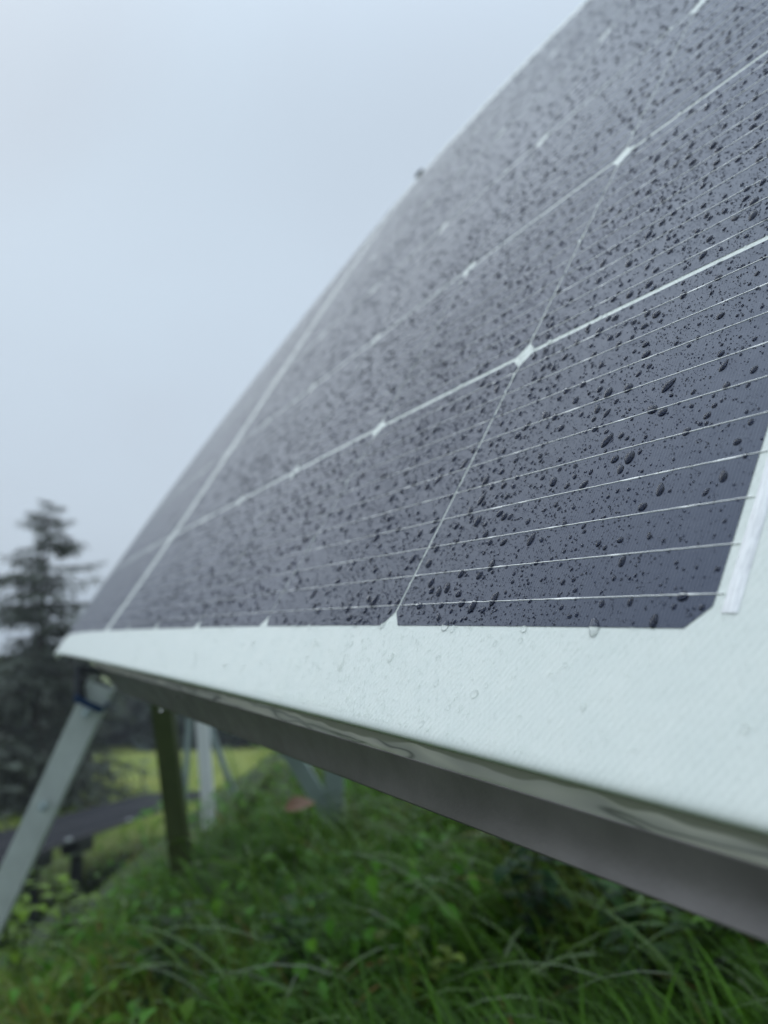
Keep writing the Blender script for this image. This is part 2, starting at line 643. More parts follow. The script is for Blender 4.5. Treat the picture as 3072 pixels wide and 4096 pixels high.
def cell_mesh(ua, va):
    """one pseudo-square cell following the bowed face"""
    a, b = ua, va + .0017
    g = np.array(sorted(set(list(np.linspace(0, 1, 11)) + [CHAM / CU, 1 - CHAM / CU])))
    gv = np.array(sorted(set(list(np.linspace(0, 1, 9)) + [CHAM / CV, 1 - CHAM / CV])))
    S, T = np.meshgrid(g, gv)
    n = len(g)
    ii = (np.arange(len(gv) - 1)[:, None] * n + np.arange(n - 1)[None, :])
    quads, tris = [], []
    for r in range(len(gv) - 1):
        for c in range(n - 1):
            q = [r * n + c, (r + 1) * n + c, (r + 1) * n + c + 1, r * n + c + 1]
            if (r in (0, len(gv) - 2)) and (c in (0, n - 2)):
                drop = {(0, 0): 0, (1, 0): 1, (1, 1): 2, (0, 1): 3}[(int(r > 0), int(c > 0))]
                tris.append([x for i, x in enumerate(q) if i != drop])
            else:
                quads.append(q)
    uu, vv = a + S * CU, b + T * CV
    v = panel(uu, vv, np.full_like(uu, .00022)).reshape(-1, 3)
    return mesh_np('cell', v, [np.array(quads), np.array(tris)], uvs=np.stack([uu, vv], -1).reshape(-1, 2))


def wires_mesh(ua, va, ext):
    """the ten round wires soldered across one cell"""
    vs, fs, n = [], [], 0
    u_a, u_b = ua - ext[0], ua + CU + ext[1]
    us = np.linspace(u_a, u_b, 46)
    for k, wv in enumerate(WIRE_V):
        off = .0002 * math.sin(ua * 900 + k * 2.3 + va * 70)
        wob = .00006 * np.sin(us * 700 + k * 3 + ua * 50)
        blob = 1 + .9 * (hashnoise(us * 260, np.full_like(us, k * 7.7 + va * 31), 5) > .83)
        hw = .00024 * blob
        prof = [(-1, .00018), (-.6, .00042), (0, .0005), (.6, .00042), (1, .00018)]
        P = np.stack([panel(us, va + wv + off + wob + a * hw, h) for a, h in prof], 1)
        vs.append(P.reshape(-1, 3))
        m = len(us)
        i = (np.arange(m - 1)[:, None] * 5 + np.arange(4)[None, :]).reshape(-1)
        fs.append(np.stack([i, i + 1, i + 6, i + 5], -1) + n)
        n += m * 5
    return mesh_np('wire_grid', np.concatenate(vs), np.concatenate(fs))


for half in range(2):
    u_start = -PU + .0006 if half == 0 else 5 * PU + STRIPE
    for r in range(6):
        for c in range(6):
            ua, va = u_start + c * PU, r * PV
            ce = link('cell', cell_mesh(ua, va), M['cell'], root)
            ext = (.0028 if (c == 0) else 0.0, .0028 if c == 5 else 0.0)
            link('wire_grid', wires_mesh(ua, va, ext), M['wire'], ce)


def ribbon(ua, ub, va, vb):
    us = np.array([0, .15, .5, .85, 1.])
    vs = np.linspace(va, vb, 90)
    S, V = np.meshgrid(us, vs)
    Uu = ua + S * (ub - ua) + .00012 * (hashnoise(V * 90, S * 1.2, 3) - .5)
    Wd = .00025 + .00022 * hashnoise(V * 240, S * 3, 4)
    Wd[:, 0] = Wd[:, -1] = .0001
    v = panel(Uu, V, Wd).reshape(-1, 3)
    ii = np.arange(len(vs) - 1)[:, None] * 5 + np.arange(4)[None, :]
    f = np.stack([ii, ii + 5, ii + 6, ii + 1], -1).reshape(-1, 4)
    link('collector_ribbon', mesh_np('collector_ribbon', v, f, uvs=np.stack([Uu, V], -1).reshape(-1, 2)), M['ribbon'], root)


for k in range(3):
    ribbon(-PU - .0080, -PU - .0026, 2 * k * PV + .0068, (2 * k + 2) * PV - .0075)
    uu = 11 * PU + STRIPE + .0026
    ribbon(uu, uu + .0054, 2 * k * PV + .0068, (2 * k + 2) * PV - .0075)

for uu in (.935, 1.62):
    b = MB()
    p = panel(uu, V1 + .001, .004)
    b.bar(p - (panel(uu + .009, V1) - panel(uu, V1)), p + (panel(uu + .009, V1) - panel(uu, V1)), .013, .008, panel(uu, V1) - panel(uu, V1 - .1), .25)
    b.build('edge_clip', M['dark'], root)

# ------------------------------------------------------------------ rain on the panel
def dome(rings, seg, hr, elong, tear, irr, ph):
    """open dome of water; its rim dips under the face it sits on"""
    v = [(0, 0, hr)]
    for i in range(1, rings + 1):
        rr = math.sin(i / rings * math.pi / 2) if rings > 2 else i / rings
        z = hr * (1 - rr**2.7) if i < rings else -.12
        for k in range(seg):
            a = 2 * math.pi * k / seg
            q = 1 + irr * math.sin(2 * a + ph) + irr * .7 * math.sin(3 * a + ph * 2.1)
            x, y = q * rr * math.cos(a), q * rr * math.sin(a)
            x *= 1 - tear * max(0, y) * .55
            v.append((x, y * elong, z))
    t = [(0, 1 + (k + 1) % seg, 1 + k)[::-1] for k in range(seg)]
    q = [(1 + i * seg + k, 1 + i * seg + (k + 1) % seg, 1 + (i + 1) * seg + (k + 1) % seg, 1 + (i + 1) * seg + k)[::-1]
         for i in range(rings - 1) for k in range(seg)]
    # wetted footprint: water matches the index of the film, so its sheen goes out under the drop
    nv0 = len(v)
    for x, y, z in v[1 + (rings - 1) * seg:1 + rings * seg]:
        v.append((x * .985, y * .985, .02))
    b = [(nv0, nv0 + k, nv0 + k + 1) for k in range(1, seg - 1)]
    return np.array(v), np.array(t), np.array(q), np.array(b)


def inside_cell(u, v, r):
    """does the footprint of radius r lie wholly on silicon?"""
    u, v = np.asarray(u, float), np.asarray(v, float)
    lu = np.where(u < 5 * PU + STRIPE / 2, u + PU - .0006, u - 5 * PU - STRIPE)
    a = lu - np.floor(lu / PU) * PU
    b = v - np.floor(v / PV) * PV - .0017
    a, b = np.minimum(a, CU - a), np.minimum(b, CV - b)
    return (lu > 0) & (lu < 6 * PU) & (v > 0) & (v < 6 * PV) & (a > .9 * r) & (b > 1.2 * r) & (a + b > CHAM + 1.5 * r)


def visible(P):
    """seen from where the photograph was taken?"""
    x, y, z = P[..., 0], P[..., 1], P[..., 2] - CAM_H
    cz = y * CP + z * SP
    cy = y * SP - z * CP
    ok = (cz > .05) & (np.abs(x / cz) < W_PX / 2 / F_PX) & (np.abs(cy / cz) < H_PX / 2 / F_PX)
    return ok, cz


def density(u, v):
    d = .35 + .9 * hashnoise(u * 14, v * 14, 7) * sstep(.25, .8, hashnoise(u * 5 + 3, v * 5, 8) + .2)
    return d * (.25 + .75 * sstep(-.20, -.02, u + .5 * v))


# coarse rain: radius 0.45 to 2.6 mm over the face
n_try = 54000
du, dv = rng.uniform(U0 + .004, 1.15, n_try), rng.uniform(V0 + .004, V1 - .004, n_try)
dr = .00066 * (1 - rng.random(n_try))**(-1 / 2.0)
dr = np.minimum(dr, .0026 * rng.uniform(.7, 1.0, n_try))
keep = rng.random(n_try) < (.34 + .5 * hashnoise(du * 9, dv * 9, 9)) * (1 - .80 * sstep(.45, .95, du)) * (.22 + .78 * (dv > 0)) * (.45 + .55 * sstep(-.16, -.02, du + .3 * dv)) * (1 - .45 * sstep(.55, 1.1, dv))
_, ddep = visible(panel(du, dv))
keep &= rng.random(n_try) < np.where(ddep > .42, np.clip((dr / .0012)**1.5, .22, 1), 1)
keep &= (np.abs(du + PU + .0053) > .0050)                  # the proud ribbon sheds its water
du, dv, dr = du[keep], dv[keep], dr[keep]
# big ones stay apart
order = np.argsort(-dr)
du, dv, dr = du[order], dv[order], dr[order]
cellh = {}
ok = np.ones(len(du), bool)
for i in range(len(du)):
    k = (int(du[i] / .006), int(dv[i] / .006))
    for a in (-1, 0, 1):
        for b_ in (-1, 0, 1):
            for j in cellh.get((k[0] + a, k[1] + b_), ()):
                if (du[i] - du[j])**2 + (dv[i] - dv[j])**2 < (1.32 * (dr[i] + dr[j]))**2:
                    ok[i] = False
    if ok[i]:
        cellh.setdefault(k, []).append(i)
gu, gv_, gr = du, dv, dr
du, dv, dr = du[ok], dv[ok], dr[ok]
vis, dep = visible(panel(du, dv))
facing = du < 1.0
score = np.where(vis & facing, dr / dep, 0)
rank = np.argsort(-score)
big, rest = rank[:300], rank[300:]

variants = []
for k in range(14):
    v, t, q, fb = dome(6, 18, random.uniform(.40, .62), random.uniform(1.0, 1.7), random.uniform(0, .85), random.uniform(.01, .07), random.uniform(0, 6))
    pair = []
    for wet in (True, False):
        me = mesh_np('raindrop', v, [t, q] + ([fb] if wet else []))
        me.materials.append(M['water'])
        if wet:
            me.materials.append(M['wetted'])
            mi = np.zeros(len(me.polygons), np.int32)
            mi[len(t) + len(q):] = 1
            me.polygons.foreach_set('material_index', mi)
        pair.append(me)
    variants.append(pair)
for j in big:
    o_, a_, b_, n_ = panel_frame(du[j], dv[j])
    r = dr[j]
    o_ = o_ + n_ * .00026
    on_cell = bool(inside_cell(du[j], dv[j], r))
    an = random.gauss(0, .35)
    a2, b2 = a_ * math.cos(an) + b_ * math.sin(an), b_ * math.cos(an) - a_ * math.sin(an)
    ob = bpy.data.objects.new('raindrop', random.choice(variants)[0 if on_cell else 1])
    ob.matrix_world = Matrix(((-a2[0] * r, b2[0] * r, n_[0] * r, o_[0]), (-a2[1] * r, b2[1] * r, n_[1] * r, o_[1]),
                              (-a2[2] * r, b2[2] * r, n_[2] * r, o_[2]), (0, 0, 0, 1)))
    COL.objects.link(ob)
    if dv[j] > 0 and du[j] > -PU:
        tag(ob, 'clear raindrop beaded on the dark cells of the bowed solar panel', 'raindrop', 'raindrops on the dark cells')
    else:
        tag(ob, 'clear raindrop beaded on the white border of the bowed solar panel', 'raindrop', 'raindrops on the white border')

# fine rain between them
n_try = 330000
zz = rng.random(n_try)
fu, fv = U0 + .004 + .9 * rng.random(n_try)**1.3, V0 + .004 + (V1 - V0) * .82 * zz**1.45
fr = .00014 * (1 - rng.random(n_try))**(-1 / 2.2)
fr = np.minimum(fr, .00052)
P = panel(fu, fv)
vis, dep = visible(P)
keep = (vis | (rng.random(n_try) < .02)) & (dep < 1.0) & (rng.random(n_try) < density(fu, fv) * .85 * (1 - .9 * sstep(.05, .45, fu)) * (1 - .8 * sstep(.25, .6, fv)))
free = []
for i in np.nonzero(keep)[0]:
    k = (int(fu[i] / .006), int(fv[i] / .006))
    hit = False
    for a in (-1, 0, 1):
        for b_ in (-1, 0, 1):
            for j in cellh.get((k[0] + a, k[1] + b_), ()):
                if (fu[i] - gu[j])**2 + ((fv[i] - gv_[j]) / 1.3)**2 < (1.1 * gr[j] + fr[i])**2:
                    hit = True
    if not hit:
        free.append(i)
keep = np.array(free)
fu, fv, fr, dep = fu[keep], fv[keep], fr[keep], dep[keep]
fr = fr * np.clip(dep / .33, 1, 1.3)


def merged_drops(u, v, r, rings, seg, seed):
    g = np.random.default_rng(seed)
    vv, t, q, fb = dome(rings, seg, .60, 1.0, 0, 0, 0)
    o_, a_, b_, n_ = panel_frame(u, v)
    el = g.uniform(1.0, 1.55, len(u))
    an = g.normal(0, .4, len(u))
    ca, sa = np.cos(an)[:, None], np.sin(an)[:, None]
    a2, b2 = a_ * ca + b_ * sa, b_ * ca - a_ * sa
    sx = g.uniform(.85, 1.1, len(u))
    Q = (o_[:, None, :] + n_[:, None, :] * .00026
         + r[:, None, None] * (-a2[:, None, :] * (vv[None, :, 0:1] * sx[:, None, None]) + b2[:, None, :] * (vv[None, :, 1:2] * el[:, None, None])
                               + n_[:, None, :] * vv[None, :, 2:3]))
    off = (np.arange(len(u)) * len(vv))[:, None, None]
    cell = inside_cell(u, v, r)
    return Q.reshape(-1, 3), (t[None] + off).reshape(-1, 3), (q[None] + off).reshape(-1, 4), (fb[None] + off[cell]).reshape(-1, 3)


v1, t1, q1, b1 = merged_drops(du[rest], dv[rest], dr[rest], 4, 10, 1)
v2, t2, q2, b2_ = merged_drops(fu, fv, fr, 2, 5, 2)
foot = np.concatenate([b1, b2_ + len(v1)])
me = mesh_np('fine_rain', np.concatenate([v1, v2]), [np.concatenate([t1, t2 + len(v1)]), np.concatenate([q1, q2 + len(v1)]), foot])
fine = link('fine_rain', me, M['water'])
me.materials.append(M['wetted'])
mi = np.zeros(len(me.polygons), np.int32)
mi[-len(foot):] = 1
me.polygons.foreach_set('material_index', mi)
tag(fine, 'fine spray of tiny raindrops covering the bowed solar panel', 'rain', kind='stuff')

# ------------------------------------------------------------------ rack that carries the panel
def along(u, dv_, dw_, sl=0.0, hs=.967):
    """a line running below the lower edge of the panel"""
    u = np.asarray(u, float)
    s = u + PU
    v = np.full_like(u, V0)
    h = (SHC['a2'] * s**2 + SHC['a3'] * s**3 + SHC['b2'] * v * v + SHC['c'] * s * v + SHC['d'][0] * s * s * v
         + SHC['d'][1] * s * v * v + SHC['d'][2] * s * s * v * v + SHC['d'][3] * s**4 + SHC['d'][4] * v**3)
    loc = np.stack(np.broadcast_arrays(u, V0 + dv_, -h * hs - dw_ + sl * s), -1)
    return cw(loc @ PR.T + PT)


rack = empty('mounting_rack', at(900, 3500, 1.9))
tag(rack, 'steel rack under the bowed panel with dark rail, splayed silver strut and shaded posts', 'mounting rack')
us = np.linspace(-.30, .86, 420)
DV, DW = -.00514, -.012
L = .0173


def strip(name, lines, mat, parent, closed=False, smooth=True):
    P = np.stack(lines, 1)
    n, k = P.shape[:2]
    uvs = np.stack(np.meshgrid(us, np.linspace(0, 1, k), indexing='ij'), -1).reshape(-1, 2)
    kk = k if closed else k - 1
    f = [[i * k + j, i * k + (j + 1) % k, (i + 1) * k + (j + 1) % k, (i + 1) * k + j] for i in range(n - 1) for j in range(kk)]
    fs = [np.array(f)]
    if closed:
        fs.append(np.array([list(range(k))[::-1], [(n - 1) * k + j for j in range(k)]]))
    return link(name, mesh_np(name, P.reshape(-1, 3), fs, smooth, uvs=uvs), mat, parent)


# rail: a closed bar; front face, rounded edges, back
z_ = .0425
face = []
for t in np.linspace(.04, .96, 9):                     # slightly dished front face
    face.append(along(us, DV - .87 * L * t, DW - .49 * L * t - .0016 * math.sin(math.pi * t), z_ * t))
strip('rail', [along(us, DV, DW)] + face + [
               along(us, DV - .87 * L, DW - .49 * L, z_), along(us, DV - .87 * L + .002, DW - .49 * L - .0015, z_), along(us, DV - .87 * L + .03, DW - .49 * L - .02, z_),
               along(us, DV + .03, DW - .03, 0), along(us, DV + .004, DW - .0035)], M['rail'], rack, True, True)
# wet silver lip between rail and panel edge
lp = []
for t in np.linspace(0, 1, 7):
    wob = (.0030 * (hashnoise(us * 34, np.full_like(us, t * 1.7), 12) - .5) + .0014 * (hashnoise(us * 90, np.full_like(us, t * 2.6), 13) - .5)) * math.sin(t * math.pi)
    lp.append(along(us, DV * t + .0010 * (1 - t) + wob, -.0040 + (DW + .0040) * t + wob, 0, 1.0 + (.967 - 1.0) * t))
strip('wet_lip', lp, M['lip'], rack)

# beams behind the panel
b = MB()
for vv in (.30, .86):
    b = MB()
    pts = [panel(u, vv, -.03) for u in (-.22, .4, 1.0, 1.6, 2.0)]
    for p, q in zip(pts[:-1], pts[1:]):
        b.bar(p, q, .04, .045, (0, 0, 1))
    b.build('purlin', M['dark'], rack)
for uu in (.93, 1.95):
    b = MB()
    pts = [panel(uu, v, -.066) for v in (-.02, .3, .6, .9, 1.12)]
    for p, q in zip(pts[:-1], pts[1:]):
        b.bar(p, q, .045, .05, (0, 1, 0))
    b.build('rafter', M['dark'], rack)

# splayed silver strut with bolts and a blue tie
dS = 1.25
b = MB()
s_top, s_bot = at(397, 2740, dS + .02), at(-262, 4160, dS)
acr = np.cross(s_bot - s_top, at(1536, 2048, 1) - at(1536, 2048, 0))
b.channel(s_top, s_bot, .045, .024, .003, acr, (0, 1, .1))
strut = b.build('strut', M['galv'], rack)


def bolt(p, nrm, r, h, parent, mat):
    m = MB()
    nrm = np.asarray(nrm, float)
    nrm /= np.linalg.norm(nrm)
    a = np.cross(nrm, (0, 0, 1.0))
    a /= np.linalg.norm(a)
    c = np.cross(nrm, a)
    for rr, hh, sg, base in ((r * 1.5, h * .3, 16, 0), (r, h, 6, h * .3)):
        ring = np.array([a * math.cos(2 * math.pi * k / sg) + c * math.sin(2 * math.pi * k / sg) for k in range(sg)])
        v = np.concatenate([p + ring * rr + nrm * base, p + ring * rr * .96 + nrm * (base + hh)])
        f = [[k, (k + 1) % sg, sg + (k + 1) % sg, sg + k] for k in range(sg)] + [list(range(sg, 2 * sg))]
        m.add(v, f)
    return m.build('bolt', mat, parent)


view = np.array([0, -1, .2])
for bx, by in ((345, 2850), (171, 3226)):
    bolt(at(bx, by, dS - .001), view, .006, .005, strut, M['teal'])
b = MB()
tc_ = at(357, 2812, dS)
axis = (s_bot - s_top) / np.linalg.norm(s_bot - s_top)
acn = acr / np.linalg.norm(acr)
dn = np.cross(axis, acn)
ring = [tc_ + acn * (.0245 * cx) + dn * (.016 * cy) + dn * .010 * np.sign(dn @ np.array([0, 1, 0])) for cx, cy in
        ((-1, -.9), (-.9, -1), (.9, -1), (1, -.9), (1, .9), (.9, 1), (-.9, 1), (-1, .9), (-1, -.9))]
for p, q in zip(ring[:-1], ring[1:]):
    b.bar(p - (q - p) * .02, q + (q - p) * .02, .011, .0022, axis)
b.build('cable_tie', M['blue'], strut)
b = MB()
b.bar(at(322, 2665, dS + .03), at(322, 2800, dS + .01), .012, .03, (1, 0, 0))
b.bar(at(318, 2672, dS + .03), at(480, 2690, dS + .03), .012, .03, (0, 0, 1))
b.build('bracket', M['dark'], rack)


def post(p_top, p_bot, w, dep, mat, parent, name='post'):
    m = MB()
    p_top, p_bot = np.asarray(p_top), np.asarray(p_bot)
    e = p_bot + (p_bot - p_top) / np.linalg.norm(p_bot - p_top) * .18
    m.channel(p_top, e, w, dep, .003, (1, 0, 0), (0, 1, 0))
    return m.build(name, mat, parent)


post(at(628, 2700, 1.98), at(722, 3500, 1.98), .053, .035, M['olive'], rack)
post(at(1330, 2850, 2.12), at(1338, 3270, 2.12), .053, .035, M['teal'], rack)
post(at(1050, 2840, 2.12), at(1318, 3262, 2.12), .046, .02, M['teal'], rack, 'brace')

# the next rack along the bank
rack2 = empty('mounting_rack', at(830, 3250, 2.7))
tag(rack2, 'slender rack with a bright white post, seen between the two dark posts', 'mounting rack')
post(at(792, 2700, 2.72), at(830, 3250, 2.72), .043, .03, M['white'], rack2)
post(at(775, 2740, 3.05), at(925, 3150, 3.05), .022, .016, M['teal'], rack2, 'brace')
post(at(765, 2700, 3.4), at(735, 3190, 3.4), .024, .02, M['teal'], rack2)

# drops hanging under the edge
for hx, hy, hd, hr in ((716, 2778, .66, .0026), (640, 2838, .72, .0022), (2740, 3352, .21, .0009)):
    v, t, q, _ = dome(6, 14, 1.0, 1.0, 0, .03, 1.0)
    v = v[:1 + 6 * 14]
    low = v.copy()
    low[:, 2] *= -1.25
    allv = np.concatenate([v * (1, 1, .8), low]) * hr + at(hx, hy, hd)
    me = mesh_np('raindrop', allv, [np.concatenate([t, t[:, ::-1] + len(v)]), np.concatenate([q, q[:, ::-1] + len(v)])])
    tag(link('raindrop', me, M['water']), 'clear drop hanging from the lower rim of the bowed panel', 'raindrop', 'drops hanging under the rim')

# ------------------------------------------------------------------ lower row of modules
e0, e1 = at(-330, 3576, 4.6), at(872, 3166, 11.0)
dirL = (e1 - e0)
lenL = np.linalg.norm(dirL)
dirL /= lenL
sideL = np.array([-dirL[1], dirL[0], 0])
sideL /= np.linalg.norm(sideL)
sideL = sideL * math.cos(R(3)) - np.array([0, 0, math.sin(R(3))])
nrmL = np.cross(sideL, dirL)
nrmL = nrmL * np.sign(nrmL[2])
nmod = 5
step = lenL / nmod
ORD = ['nearest the strut', 'second from the strut', 'third from the strut', 'fourth from the strut', 'farthest off, behind the olive post']
for k in range(nmod):
    a = e0 + dirL * (k * step + .012)
    ln, wd, th = step - .024, 1.12, .03
    rt = empty('solar_panel', a)
    tag(rt, 'low dark module of the row down the bank, ' + ORD[k], 'solar panel', 'dark modules of the lower row')
    m = MB()
    c = a + dirL * ln / 2 + sideL * wd / 2
    m.bar(c - dirL * ln / 2, c + dirL * ln / 2, wd, th, sideL, .1)
    m.build('frame', M['back'], rt)
    m = MB()
    for s0, s1 in ((.02, .46), (.50, .98)):
        cc = a + sideL * wd * (s0 + s1) / 2 + nrmL * (th / 2 + .002)
        m.bar(cc + dirL * .02, cc + dirL * (ln - .02), wd * (s1 - s0), .004, sideL, .1)
    m.build('glass_face', M['glass'], rt)
    m = MB()
    cc = a + sideL * wd * .48 + nrmL * (th / 2 + .0035)
    m.bar(cc + dirL * .02, cc + dirL * (ln - .02), .03, .003, sideL, .1)
    m.build('middle_strip', M['dark'], rt)
    m = MB()
    cc = a + dirL * (ln * .5) + nrmL * (th / 2 + .004) + sideL * .01
    m.bar(cc - dirL * .03, cc + dirL * .03, .035, .02, sideL, .2)
    m.build('clamp', M['galv'], rt)
rack3 = empty('mounting_rack', e0 + np.array([0, 0, -.7]))
tag(rack3, 'black posts and beams carrying the lower row of dark modules', 'mounting rack', None)
for t in (1.55, 2.33):
    for s_off in (.95, .08):
        p = e0 + dirL * t + sideL * s_off - nrmL * .075
        g = np.array([p[0], p[1], float(ground_z(p[0], p[1])) - .15])
        m = MB()
        m.bar(p, g, .11, .08, dirL)
        m.build('post', M['dark'], rack3)
    m = MB()
    m.bar(p + dirL * .16, p - dirL * .16, .16, .12, sideL, .1)
    m.build('junction_block', M['dark'], rack3)

# ------------------------------------------------------------------ grass and weeds
def grass_mesh(name, x, y, h, w, bend, head, col, seg=5):
    """arched blades; one strip per blade"""
    n = len(x)
    z = ground_z(x, y)
    t = np.linspace(0, 1, seg + 1)[None, :]
    dx, dy = np.cos(head)[:, None], np.sin(head)[:, None]
    ang = t * bend[:, None]
    # integrate along the arc
    st = h[:, None] / seg
    hx = np.concatenate([np.zeros((n, 1)), np.cumsum(np.sin(ang[:, 1:]) * st, 1)], 1)
    hz = np.concatenate([np.zeros((n, 1)), np.cumsum(np.cos(ang[:, 1:]) * st, 1)], 1)
    cx, cy, cz = x[:, None] + dx * hx, y[:, None] + dy * hx, z[:, None] + hz - .01
    ww = w[:, None] * (1 - t**2.2) * .5 + .0003
    # blade faces partly twist
    tw = rng.uniform(-.9, .9, n)[:, None]
    sx, sy = -dy * np.cos(tw) + dx * np.sin(tw) * .4, dx * np.cos(tw) + dy * np.sin(tw) * .4
    A = np.stack([cx + sx * ww, cy + sy * ww, cz + np.sin(tw) * ww * .5], -1)
    B = np.stack([cx - sx * ww, cy - sy * ww, cz - np.sin(tw) * ww * .5], -1)
    V = np.stack([A, B], 2).reshape(-1, 3)
    base = (np.arange(n) * (seg + 1) * 2)[:, None]
    i = base + (np.arange(seg) * 2)[None, :]
    F = np.stack([i, i + 1, i + 3, i + 2], -1).reshape(-1, 4)
    C = np.repeat(col, (seg + 1) * 2, 0)
    return mesh_np(name, V, F, True, cols=np.concatenate([C, np.ones((len(C), 1))], 1))


def blade_cols(n, x, y):
    base = np.array([.090, .210, .014])
    yel = np.array([.17, .17, .025])
    dk = np.array([.030, .092, .012])
    m = hashnoise(x * 2.4, y * 2.4, 21)
    k = rng.random(n)
    c = base[None] * (.6 + .9 * rng.random((n, 1)))
    t = np.clip((m - .60) * 3 + (k - .6), 0, 1)[:, None] * .7
    c = c * (1 - t) + yel[None] * t * (.7 + .6 * rng.random((n, 1)))
    t = np.clip((.45 - m) * 3, 0, 1)[:, None] * .7
    c = c * (1 - t) + dk[None] * t
    dry = (rng.random(n) < .018)[:, None]
    return np.where(dry, np.array([.30, .19, .06])[None] * (.6 + .6 * rng.random((n, 1))), c)


n = 60000
gy_ = .45 + 4.6 * rng.random(n)**1.5
gx_ = rng.uniform(-1, 1, n) * (.75 * gy_ + .25) + .1
clump = hashnoise(gx_ * 7, gy_ * 7, 31)
ok = (rng.random(n) < .35 + .8 * clump)
gx_, gy_ = gx_[ok], gy_[ok]
n = len(gx_)
edge_ = gx_ - (-1.05 + 0.28 * (gy_ - 2.2))
hh = (.06 + .16 * hashnoise(gx_ * 3, gy_ * 3, 33)) * rng.uniform(.6, 1.4, n) * (.24 + .76 * sstep(.0, 1.0, edge_))
me = grass_mesh('grass', gx_, gy_, hh, rng.uniform(.0035, .0100, n), rng.uniform(.8, 2.9, n),
                rng.normal(2.9, .7, n) + 2.2 * (hashnoise(gx_ * 4, gy_ * 4, 41) - .5), blade_cols(n, gx_, gy_))
tag(link('grass', me, M['grass']), 'long wet arching grass on the bank under the panel', 'grass', kind='stuff')

n = 26000
yy = 4.5 + 20 * rng.random(n)**1.6
xx = -yy * rng.uniform(-.05, .75, n)
me = grass_mesh('meadow_grass', xx, yy, rng.uniform(.06, .2, n), rng.uniform(.008, .02, n), rng.uniform(.3, 1.8, n), rng.uniform(0, 6.28, n),
                blade_cols(n, xx * .3, yy * .3) * np.where(yy[:, None] > 10, np.array([[2.0, 1.45, 1.0]]), 1.0), 3)
tag(link('meadow_grass', me, M['grass']), 'shorter grass of the meadow below the bank', 'grass', kind='stuff')


n = 1500
ly = .55 + 3.6 * rng.random(n)**1.3
lx = rng.uniform(-1, 1, n) * (.72 * ly + .25) + .15
ok = (lx > -1.0 + 0.28 * (ly - 2.2)) & (rng.random(n) < .12 + .88 * sstep(-.45, .15, lx / ly))
lx, ly = lx[ok], ly[ok]
n = len(lx)
lcol = np.array([.085, .165, .022])[None] * (.6 + .8 * rng.random((n, 1)))
me = grass_mesh('tall_grass', lx, ly, rng.uniform(.22, .42, n), rng.uniform(.005, .010, n), rng.uniform(1.7, 3.0, n),
                rng.normal(2.9, .8, n) + 2.5 * (hashnoise(lx * 5, ly * 5, 61) - .5), lcol, 9)
tag(link('tall_grass', me, M['wetgrass']), 'long pale arching grass blades shining wet above the shorter grass', 'grass', kind='stuff')


def leaf_cover(name, x, y, hgt, ln, wd, col):
    """broad wet leaves of the ground cover, each a folded, drooping blade"""
    n = len(x)
    z = ground_z(x, y) + hgt
    an, up = rng.uniform(0, 2 * math.pi, n), rng.uniform(-.5, .6, n)
    d = np.stack([np.cos(an) * np.cos(up), np.sin(an) * np.cos(up), np.sin(up)], -1)
    s_ = np.stack([-np.sin(an), np.cos(an), rng.uniform(-.5, .5, n)], -1)
    nr = np.cross(d, s_)
    b0 = np.stack([x, y, z], -1)
    vs = []
    for t, w in ((0, .1), (.25, .8), (.5, 1.0), (.75, .65), (1, .03)):
        c = b0 + d * (ln * t)[:, None] - np.array([0, 0, 1.0]) * (.45 * ln * t * t)[:, None]
        e = s_ * (wd * .5 * w)[:, None]
        u_ = nr * (wd * .12 * w)[:, None]
        vs += [c - e + u_, c, c + e + u_]
    V = np.stack(vs, 1).reshape(-1, 3)
    q = []
    for i in range(4):
        a = i * 3
        q += [[a, a + 1, a + 4, a + 3], [a + 1, a + 2, a + 5, a + 4]]
    F = (np.array(q)[None] + (np.arange(n) * 15)[:, None, None]).reshape(-1, 4)
    C = np.repeat(np.concatenate([col, np.ones((n, 1))], 1), 15, 0)
    return mesh_np(name, V, F, True, cols=C)


n = 9000
ly = .5 + 4.2 * rng.random(n)**1.4
lx = rng.uniform(-1, 1, n) * (.72 * ly + .25) + .15
ok = (hashnoise(lx * 3.3, ly * 3.3, 51) > .48 + .12 * sstep(-.2, -.5, lx / ly)) & (lx > -1.05 + 0.28 * (ly - 2.2) - .1)
lx, ly = lx[ok], ly[ok]
n = len(lx)
hgt = rng.random(n)**.7 * (.05 + .14 * hashnoise(lx * 3.3, ly * 3.3, 51))
lc = np.array([.070, .205, .016])[None] * (.45 + 1.1 * rng.random((n, 1))) + np.array([.05, .05, .0])[None] * (rng.random((n, 1))**3)
me = leaf_cover('ground_cover', lx, ly, hgt, rng.uniform(.018, .040, n), rng.uniform(.011, .022, n), lc)
tag(link('ground_cover', me, M['weed']), 'broad leaved green ground cover growing among the bank grass', 'ground cover', kind='stuff')


def leaf_piece(m, base, d, up, ln, wd, col):
    d = d / np.linalg.norm(d)
    s = np.cross(d, up)
    s /= np.linalg.norm(s) + 1e-9
    nrm = np.cross(s, d)
    prof = [(0, .12), (.2, .75), (.45, 1.0), (.7, .72), (.9, .28), (1, .02)]
    v = []
    for t, w in prof:
        c = base + d * ln * t + nrm * (-.35 * ln * t * t + .06 * ln * math.sin(t * 3.1))
        v += [c - s * wd / 2 * w + nrm * wd * .10 * w, c, c + s * wd / 2 * w + nrm * wd * .10 * w]
    f = []
    for i in range(len(prof) - 1):
        a = i * 3
        f += [[a, a + 1, a + 4, a + 3], [a + 1, a + 2, a + 5, a + 4]]
    m.add(v, f, (*col, 1))


